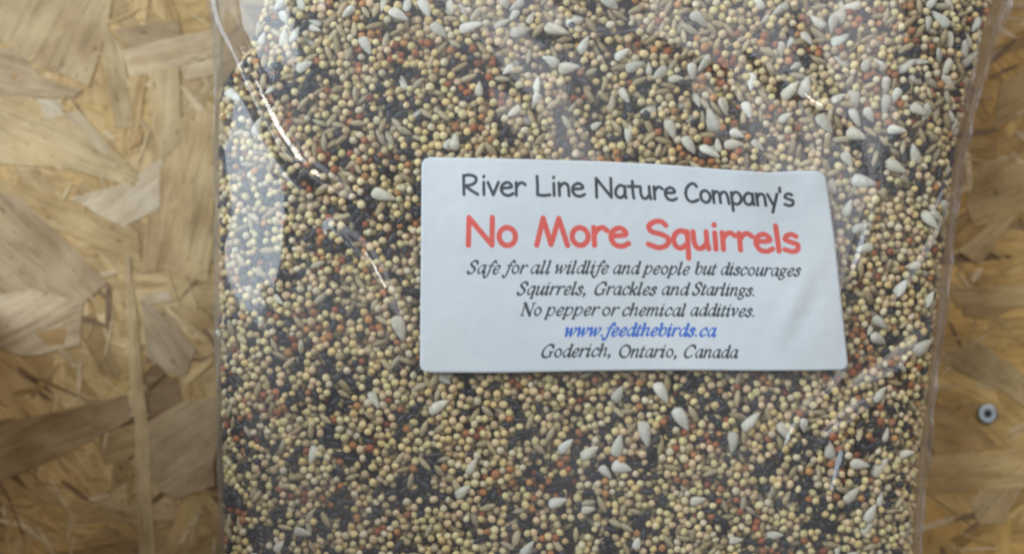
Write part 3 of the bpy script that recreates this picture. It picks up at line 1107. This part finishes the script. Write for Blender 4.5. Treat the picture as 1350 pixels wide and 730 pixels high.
# book italic, drawn with a broad nib: x height .44, cap .66, ascender .68, descender -.21; strokes (weight, points), upright then sheared
hs = .44
T_ = {
    'a': (.50, [(1, cat([(.38, .40), (.24, .44), (.09, .30), (.06, .12), (.13, .0), (.25, .06), (.38, .34)])), (1.5, cat([(.40, .44), (.35, .12), (.38, .01), (.47, .08)]))]),
    'b': (.48, [(.7, [(.03, .66), (.12, .67)]), (1.5, [(.12, .68), (.08, .06)]), (1, cat([(.08, .18), (.22, .42), (.36, .42), (.41, .26), (.32, .04), (.18, -.01), (.07, .06)]))]),
    'c': (.42, [(1.2, cat([(.36, .34), (.33, .43), (.20, .42), (.07, .24), (.08, .06), (.18, -.01), (.36, .10)]))]),
    'd': (.50, [(1, cat([(.36, .38), (.24, .44), (.09, .30), (.06, .12), (.13, .0), (.25, .06), (.37, .30)])), (.7, [(.34, .66), (.43, .68)]), (1.5, cat([(.43, .68), (.37, .12), (.39, .01), (.48, .08)]))]),
    'e': (.42, [(1.2, cat([(.08, .18), (.27, .23), (.35, .34), (.29, .43), (.18, .40), (.07, .22), (.09, .04), (.20, -.01), (.36, .10)]))]),
    'f': (.32, [(1.3, cat([(.42, .60), (.37, .68), (.28, .62), (.20, .40), (.14, .05), (.06, -.18), (-.04, -.20), (-.08, -.14)])), (.8, [(.06, .42), (.34, .42)])]),
    'g': (.46, [(1.1, arc(.20, .29, .13, .14, 60, 425, 16)), (.8, cat([(.32, .38), (.38, .41), (.44, .40)])), (1.1, cat([(.12, .16), (.08, .07), (.24, .01), (.32, -.08), (.22, -.20), (.06, -.19), (.02, -.09), (.12, .0)]))]),
    'h': (.50, [(.7, [(.03, .66), (.12, .67)]), (1.5, [(.12, .68), (.05, .0)]), (1.1, cat([(.08, .20), (.22, .40), (.34, .43), (.36, .32), (.32, .10), (.35, .01), (.46, .09)]))]),
    'i': (.27, [(1.5, cat([(.04, .36), (.13, .43), (.10, .24), (.07, .06), (.11, .0), (.21, .08)])), (1.7, [(.15, .62), (.16, .635)])]),
    'k': (.46, [(.7, [(.03, .66), (.12, .67)]), (1.5, [(.12, .68), (.05, .0)]), (.9, cat([(.09, .20), (.26, .34), (.36, .43), (.38, .35), (.18, .24)])), (1.4, cat([(.18, .24), (.28, .05), (.34, .0), (.43, .08)]))]),
    'l': (.27, [(.7, [(.05, .66), (.14, .67)]), (1.5, cat([(.14, .68), (.10, .36), (.06, .08), (.10, .0), (.20, .08)]))]),
    'm': (.72, [(.8, [(.02, .36), (.10, .43)]), (1.4, [(.11, .44), (.05, .0)]), (1.2, cat([(.08, .20), (.20, .39), (.31, .43), (.32, .30), (.28, .0)])), (1.2, cat([(.31, .20), (.43, .39), (.55, .43), (.57, .32), (.53, .10), (.56, .01), (.67, .09)]))]),
    'n': (.50, [(.8, [(.02, .36), (.10, .43)]), (1.4, [(.11, .44), (.05, .0)]), (1.2, cat([(.08, .20), (.21, .39), (.33, .43), (.36, .32), (.32, .10), (.35, .01), (.46, .09)]))]),
    'o': (.48, [(1.1, arc(.23, .215, .165, .215, 70, 435, 20))]),
    'p': (.50, [(.8, [(.03, .36), (.11, .43)]), (1.5, [(.12, .44), (.03, -.20)]), (.8, [(-.04, -.20), (.11, -.20)]), (1, cat([(.10, .22), (.22, .41), (.36, .42), (.42, .26), (.33, .05), (.18, -.01), (.09, .06)]))]),
    'q': (.48, [(1, cat([(.36, .38), (.24, .44), (.09, .30), (.06, .12), (.13, .0), (.25, .06), (.37, .30)])), (1.5, [(.40, .44), (.31, -.20)]), (.8, [(.24, -.20), (.38, -.20)])]),
    'r': (.38, [(.8, [(.03, .36), (.11, .43)]), (1.5, [(.12, .44), (.05, .0)]), (1.1, cat([(.08, .20), (.20, .38), (.30, .44), (.36, .40)]))]),
    's': (.37, [(1.3, cat([(.31, .36), (.26, .43), (.14, .41), (.12, .32), (.24, .20), (.27, .09), (.18, -.01), (.05, .02), (.02, .10)]))]),
    't': (.29, [(1.4, cat([(.16, .56), (.10, .28), (.06, .06), (.11, .0), (.22, .08)])), (.8, [(.03, .42), (.27, .42)])]),
    'u': (.50, [(1.3, cat([(.04, .36), (.12, .43), (.10, .28), (.06, .08), (.12, .0), (.26, .10), (.36, .30)])), (1.5, cat([(.40, .44), (.35, .12), (.37, .01), (.46, .08)]))]),
    'v': (.44, [(1.4, cat([(.03, .36), (.10, .43), (.14, .30), (.14, .02)])), (1, cat([(.14, .0), (.30, .20), (.38, .38), (.33, .44)]))]),
    'w': (.66, [(1.4, cat([(.03, .36), (.10, .43), (.12, .30), (.11, .02)])), (.9, [(.11, .0), (.35, .42)]), (1.4, [(.35, .42), (.34, .02)]), (1, cat([(.34, .0), (.52, .20), (.60, .38), (.55, .44)]))]),
    'S': (.52, [(1.4, cat([(.46, .52), (.42, .64), (.28, .67), (.15, .58), (.16, .44), (.32, .32), (.38, .17), (.28, .02), (.12, -.01), (.04, .06)])), (.7, [(.05, .16), (.03, -.02)]), (.7, [(.47, .68), (.45, .50)])]),
    'G': (.70, [(1.4, cat([(.60, .52), (.54, .64), (.38, .67), (.16, .50), (.07, .24), (.14, .04), (.32, -.01), (.50, .06)])), (1.4, [(.53, .28), (.50, .03)]), (.8, [(.43, .29), (.63, .29)]), (.7, [(.62, .68), (.59, .50)])]),
    'N': (.68, [(.9, [(.12, .64), (.06, .0)]), (1.6, [(.12, .66), (.50, .0)]), (.9, [(.50, .0), (.60, .66)]), (.8, [(.52, .66), (.70, .66)]), (.8, [(.0, .0), (.16, .0)]), (.8, [(.02, .66), (.14, .66)])]),
    'O': (.70, [(1.35, arc(.35, .325, .28, .335, 70, 435, 26))]),
    'C': (.66, [(1.4, cat([(.60, .52), (.54, .64), (.38, .67), (.16, .50), (.07, .24), (.14, .04), (.32, -.01), (.52, .12)])), (.7, [(.62, .68), (.59, .50)])]),
    ',': (.25, [(1.4, cat([(.09, .05), (.11, -.03), (.04, -.13)]))]),
    '.': (.25, [(2.3, [(.07, .02), (.08, .03)])]),
}

# label plane: u 0..1 across 101.6 mm, v 0..1 down 50.8 mm
TW, THH = 2540, 1270          # texture pixels (25 per mm)
LAB_T = interp([(0, 207), (.27, 210), (.46, 213), (.60, 217), (.74, 223), (.86, 227.5), (.94, 225), (1, 226)])
LAB_Rx = interp([(0, 1088), (.35, 1101), (1, 1119)])


def lab_px(u, v):
    """where the label's point (u,v) sits, in photo px"""
    xl = 556 - 2.5 * v
    xr = LAB_Rx(v)
    x = xl + (xr - xl) * u
    bot = 491 - 4 * u + 1.0 * np.sin(u * 9)
    top = LAB_T(u)
    base_top = 207 + 19 * u
    # the wave in the top edge dies out downwards
    y = top + (bot - top) * v
    y_straight = base_top + (bot - base_top) * v
    wv_ = np.clip(1 - v * 1.5, 0, 1)
    return x, y_straight + (y - y_straight) * (wv_ * .6 + .4 * (1 - v))


def px_lab(x, y):
    u, v = .5, .5
    for _ in range(12):
        X, Y = lab_px(u, v)
        u += (x - X) / 545; v += (y - Y) / 275
    return float(u), float(v)


ink = np.zeros((THH, TW, 3), np.float32)   # absorbance per colour: black, red, blue


def stamp(ch, pts, width, nib=None):
    """add a stroke to the ink layer; nib None = round pen, else (angle, thin) = broad nib"""
    pts = np.array(pts, float)
    for i in range(len(pts) - 1):
        a, b = pts[i], pts[i + 1]
        d = b - a
        ln = math.hypot(*d) + 1e-9
        w = width
        if nib:
            ang = math.atan2(-d[1], d[0])
            w = width * (nib[1] + (1 - nib[1]) * abs(math.sin(ang - nib[0])))
        r = w / 2 + 2.5
        x0, x1 = int(max(0, min(a[0], b[0]) - r)), int(min(TW - 1, max(a[0], b[0]) + r + 1))
        y0, y1 = int(max(0, min(a[1], b[1]) - r)), int(min(THH - 1, max(a[1], b[1]) + r + 1))
        if x1 <= x0 or y1 <= y0: continue
        Y, X = np.mgrid[y0:y1, x0:x1]
        t = np.clip(((X - a[0]) * d[0] + (Y - a[1]) * d[1]) / (ln * ln), 0, 1)
        dist = np.hypot(X - a[0] - t * d[0], Y - a[1] - t * d[1])
        cov = np.clip((w / 2 - dist) / 2.4 + .5, 0, 1)
        ink[y0:y1, x0:x1, ch] = np.maximum(ink[y0:y1, x0:x1, ch], cov)


def word(txt, x0, x1, ybase, size_px, font, ch, weight, nib=None, shear=0.0):
    """txt between photo x0..x1 on the printed base line (photo y at this word), cap/em size in photo px"""
    u0, v0 = px_lab(x0, ybase); u1, _ = px_lab(x1, ybase)
    X0, X1, Yb = u0 * TW, u1 * TW, v0 * THH
    sy = size_px / 284 * THH
    adv = sum(font[c][0] for c in txt)
    first = font[txt[0]]
    sx = (X1 - X0) / (adv - .06)
    x = X0 - .03 * sx
    for c in txt:
        a, strokes = font[c]
        for st in strokes:
            wgt, pts = (1, st) if font is H else st
            P_ = [(x + (p[0]) * sx + p[1] * sy * shear, Yb - p[1] * sy) for p in pts]
            stamp(ch, P_, weight * wgt, nib)
        x += a * sx


# line 1 / 2: casual hand
l1 = 2 * 25 * .505 * .5
BL1 = 256.5
for t, a, b, y in [('River', 610, 693, 256.5), ('Line', 707, 771, 257.5), ('Nature', 785, 892, 260), ("Company's", 904, 1046, 265.5)]:
    word(t, a, b, y, 26, H, 0, 19.5)
for t, a, b, y in [('No', 615, 682, 323), ('More', 707, 829, 323), ('Squirrels', 854, 1053, 326)]:
    word(t, a, b, y, 37, H, 1, 33.0)
NIB = (math.radians(38), .40)
for t, a, b, y in [('Safe', 616, 658, 360), ('for', 666, 693, 360), ('all', 699, 725, 360), ('wildlife', 731, 801, 360), ('and', 808, 842, 360.3), ('people', 849, 908, 360.5),
                   ('but', 916, 943, 361), ('discourages', 950, 1054, 361.5),
                   ('Squirrels,', 682, 773, 388), ('Grackles', 783, 864, 388), ('and', 872, 907, 388), ('Starlings.', 913, 996, 388),
                   ('No', 687, 713, 415.5), ('pepper', 720, 788, 415.5), ('or', 793, 814, 415.5), ('chemical', 820, 903, 415.5), ('additives.', 910, 996, 415.5),
                   ('Goderich,', 713, 806, 470.5), ('Ontario,', 815, 893, 470.5), ('Canada', 901, 972, 470.5)]:
    word(t, a, b, y, 24.5, T_, 0, 11.9, NIB, .24)
word('www.feedthebirds.ca', 744, 943, 443, 24.5, T_, 2, 14.5, NIB, .24)

# paper + ink, lightly mottled print
paper = np.array([.62, .65, .67])
inks = [np.array([.02, .025, .035]), np.array([.70, .085, .06]), np.array([.02, .12, .52])]
imgf = np.ones((THH, TW, 4), np.float32)
imgf[..., :3] = paper
mott = rng.normal(0, 1, (THH // 6 + 1, TW // 6 + 1)).repeat(6, 0).repeat(6, 1)[:THH, :TW]
for ch in range(3):
    a_ = (ink[..., ch] * (.93 + .03 * mott)).clip(0, 1)[..., None]
    imgf[..., :3] = imgf[..., :3] * (1 - a_) + inks[ch] * a_
# image is stored in sRGB so the float values are encoded
enc = np.where(imgf[..., :3] <= .0031308, imgf[..., :3] * 12.92, 1.055 * np.clip(imgf[..., :3], 1e-6, 1) ** (1 / 2.4) - .055)
imgf[..., :3] = enc
im = bpy.data.images.new('label_print', TW, THH, alpha=False)
im.pixels.foreach_set(imgf[::-1].ravel())
im.update()
im.pack()

M_LAB, nt, p = new_mat('printed_paper_label')
ti = N(nt, 'ShaderNodeTexImage'); ti.image = im; ti.interpolation = 'Cubic'
uvn = N(nt, 'ShaderNodeUVMap', uv_map='UVMap')
nt.links.new(uvn.outputs[0], ti.inputs[0])
nz_ = N(nt, 'ShaderNodeTexNoise'); nz_.inputs['Scale'].default_value = 45; nz_.inputs['Detail'].default_value = 6
tcn = N(nt, 'ShaderNodeTexCoord'); nt.links.new(tcn.outputs['Object'], nz_.inputs[0])
rr = ramp(nt, [(.3, (.93, .94, .95, 1)), (.6, (1, 1, 1, 1))]); nt.links.new(nz_.outputs[0], rr.inputs[0])
nt.links.new(mix(nt, 'MULTIPLY', 1.0, ti.outputs[0], rr.outputs[0]), p.inputs['Base Color'])
p.inputs['Roughness'].default_value = .55
p.inputs['Specular IOR Level'].default_value = .35
bb = N(nt, 'ShaderNodeBump'); bb.inputs['Strength'].default_value = .25; bb.inputs['Distance'].default_value = .0006
nt.links.new(nz_.outputs[0], bb.inputs['Height']); nt.links.new(bb.outputs[0], p.inputs['Normal'])
M_LABEDGE, _nt, _p = new_mat('paper_edge'); _p.inputs['Base Color'].default_value = (.78, .79, .80, 1); _p.inputs['Roughness'].default_value = .8

# the sheet itself
GU, GV = 180, 96
hx = np.linspace(560, 1115, 40); hy = np.linspace(205, 492, 24)
HM = np.array([[height_at(x, y) for x in hx] for y in hy])


def hbag(px, py):
    fx = np.clip((px - hx[0]) / (hx[1] - hx[0]), 0, len(hx) - 1.001); fy = np.clip((py - hy[0]) / (hy[1] - hy[0]), 0, len(hy) - 1.001)
    i, j = int(fx), int(fy); a, b = fx - i, fy - j
    return HM[j, i] * (1 - a) * (1 - b) + HM[j, i + 1] * a * (1 - b) + HM[j + 1, i] * (1 - a) * b + HM[j + 1, i + 1] * a * b


def lab_bump(u, v):
    h = .0007 * math.exp(-((u - .80) / .07) ** 2) * math.exp(-((v + .02) / .22) ** 2)        # lifted wave in the top edge
    # soft crease low on the right
    d = (u - .885) * math.cos(.5) + (v * .5 - .34) * math.sin(.5)
    e = -(u - .885) * math.sin(.5) + (v * .5 - .34) * math.cos(.5)
    h += .00028 * math.exp(-(d / .022) ** 2) * math.exp(-(e / .10) ** 2)
    h -= .0002 * math.exp(-((d - .035) / .025) ** 2) * math.exp(-(e / .09) ** 2)
    h += .0004 * math.exp(-(((u - .975) / .03) ** 2 + ((v - .03) / .10) ** 2))
    h += .00018 * math.sin(u * 11 + 1) * math.sin(v * 6)
    h += .00005 * mnoise.noise(Vector((u * 42, v * 21, 2))) + .00012 * mnoise.noise(Vector((u * 9, v * 5, 8)))
    h += .0003 * math.exp(-((u - .62) / .05) ** 2) * math.exp(-((v - .0) / .15) ** 2)
    return h


RC = .020   # corner radius as a share of the width
Vt, uvs = [], []
for j in range(GV + 1):
    for i in range(GU + 1):
        u, v_ = i / GU, j / GV
        # square grid squeezed into rounded corners (u counts double v)
        vy = v_ * .5
        ry = min(vy, .5 - vy)
        inset = 0.0
        if ry < RC:
            inset = RC - math.sqrt(max(0, RC * RC - (RC - ry) ** 2))
        uu = inset + u * (1 - 2 * inset)
        X, Y = lab_px(uu, v_)
        z = hbag(X, Y) + .00055 + lab_bump(uu, v_)
        Vt.append(tuple(W(float(X), float(Y), z)))
        uvs.append((uu, 1 - v_))
n_top = len(Vt)
TH_L = .00016
Vb = [(x, y, z - TH_L) for x, y, z in Vt]
F = []
ix = lambda i, j: j * (GU + 1) + i
for j in range(GV):
    for i in range(GU):
        F.append((ix(i, j), ix(i, j + 1), ix(i + 1, j + 1), ix(i + 1, j)))
nf_top = len(F)
rim = [ix(i, 0) for i in range(GU)] + [ix(GU, j) for j in range(GV)] + [ix(i, GV) for i in range(GU, 0, -1)] + [ix(0, j) for j in range(GV, 0, -1)]
for a, b in zip(rim, rim[1:] + rim[:1]):
    F.append((a, b, b + n_top, a + n_top))
for j in range(GV):
    for i in range(GU):
        F.append((n_top + ix(i, j), n_top + ix(i + 1, j), n_top + ix(i + 1, j + 1), n_top + ix(i, j + 1)))
lab = mesh_obj('sticker', Vt + Vb, F, M_LAB, bag, smooth=True)
lab.data.materials.append(M_LABEDGE)
lab['label'] = 'white paper sticker with black, red and blue print'
mi = np.zeros(len(F), np.int32); mi[nf_top:] = 1
lab.data.polygons.foreach_set('material_index', mi)
sm = np.ones(len(F), bool); sm[nf_top:] = False
lab.data.polygons.foreach_set('use_smooth', sm)
uvl = lab.data.uv_layers.new(name='UVMap')
li = np.zeros(len(lab.data.loops), np.int32); lab.data.loops.foreach_get('vertex_index', li)
uva = np.array(uvs + uvs, np.float32)
uvl.data.foreach_set('uv', uva[li].ravel())

# ---------------------------------------------------------------- unseen carton, added out of view to shade the board's lower left corner
M_CARD, nt, p = new_mat('brown_cardboard')
n_ = N(nt, 'ShaderNodeTexNoise'); n_.inputs['Scale'].default_value = 60
r_ = ramp(nt, [(.3, (.30, .20, .11, 1)), (.7, (.38, .26, .15, 1))])
nt.links.new(n_.outputs[0], r_.inputs[0]); nt.links.new(r_.outputs[0], p.inputs['Base Color']); p.inputs['Roughness'].default_value = .85
x1, x0, y1, y0, zt = -.1365, -.30, -.008, -.20, .150
tk = .003
cart = empty('shade_carton', ((x0 + x1) / 2, (y0 + y1) / 2, .001))
tag(cart, 'unseen open brown cardboard carton added left of the bag to shade the board', 'carton')


def cbox(name, a, b, rot=None):
    cx, cy = (x0 + x1) / 2, (y0 + y1) / 2
    vs = [(x - cx, y - cy, z) for z in (a[2], b[2]) for (x, y) in ((a[0], a[1]), (b[0], a[1]), (b[0], b[1]), (a[0], b[1]))]
    return mesh_obj(name, vs, [(0, 3, 2, 1), (4, 5, 6, 7), (0, 1, 5, 4), (1, 2, 6, 5), (2, 3, 7, 6), (3, 0, 4, 7)], M_CARD, cart)


cbox('shade_carton_bottom', (x0, y0, 0), (x1, y1, tk))
cbox('shade_carton_side', (x1 - tk, y0, tk), (x1, y1, zt))
cbox('shade_carton_flap', (x1 + .0004, y0 + .004, zt - .008), (-.098, y1 - .004, zt - .006))  # overhang added to deepen the shade on the board's corner
cbox('shade_carton_side', (x0, y0, tk), (x0 + tk, y1, zt))
cbox('shade_carton_side', (x0 + tk, y1 - tk, tk), (x1 - tk, y1, zt - .0002))
cbox('shade_carton_side', (x0 + tk, y0, tk), (x1 - tk, y0 + tk, zt - .0002))
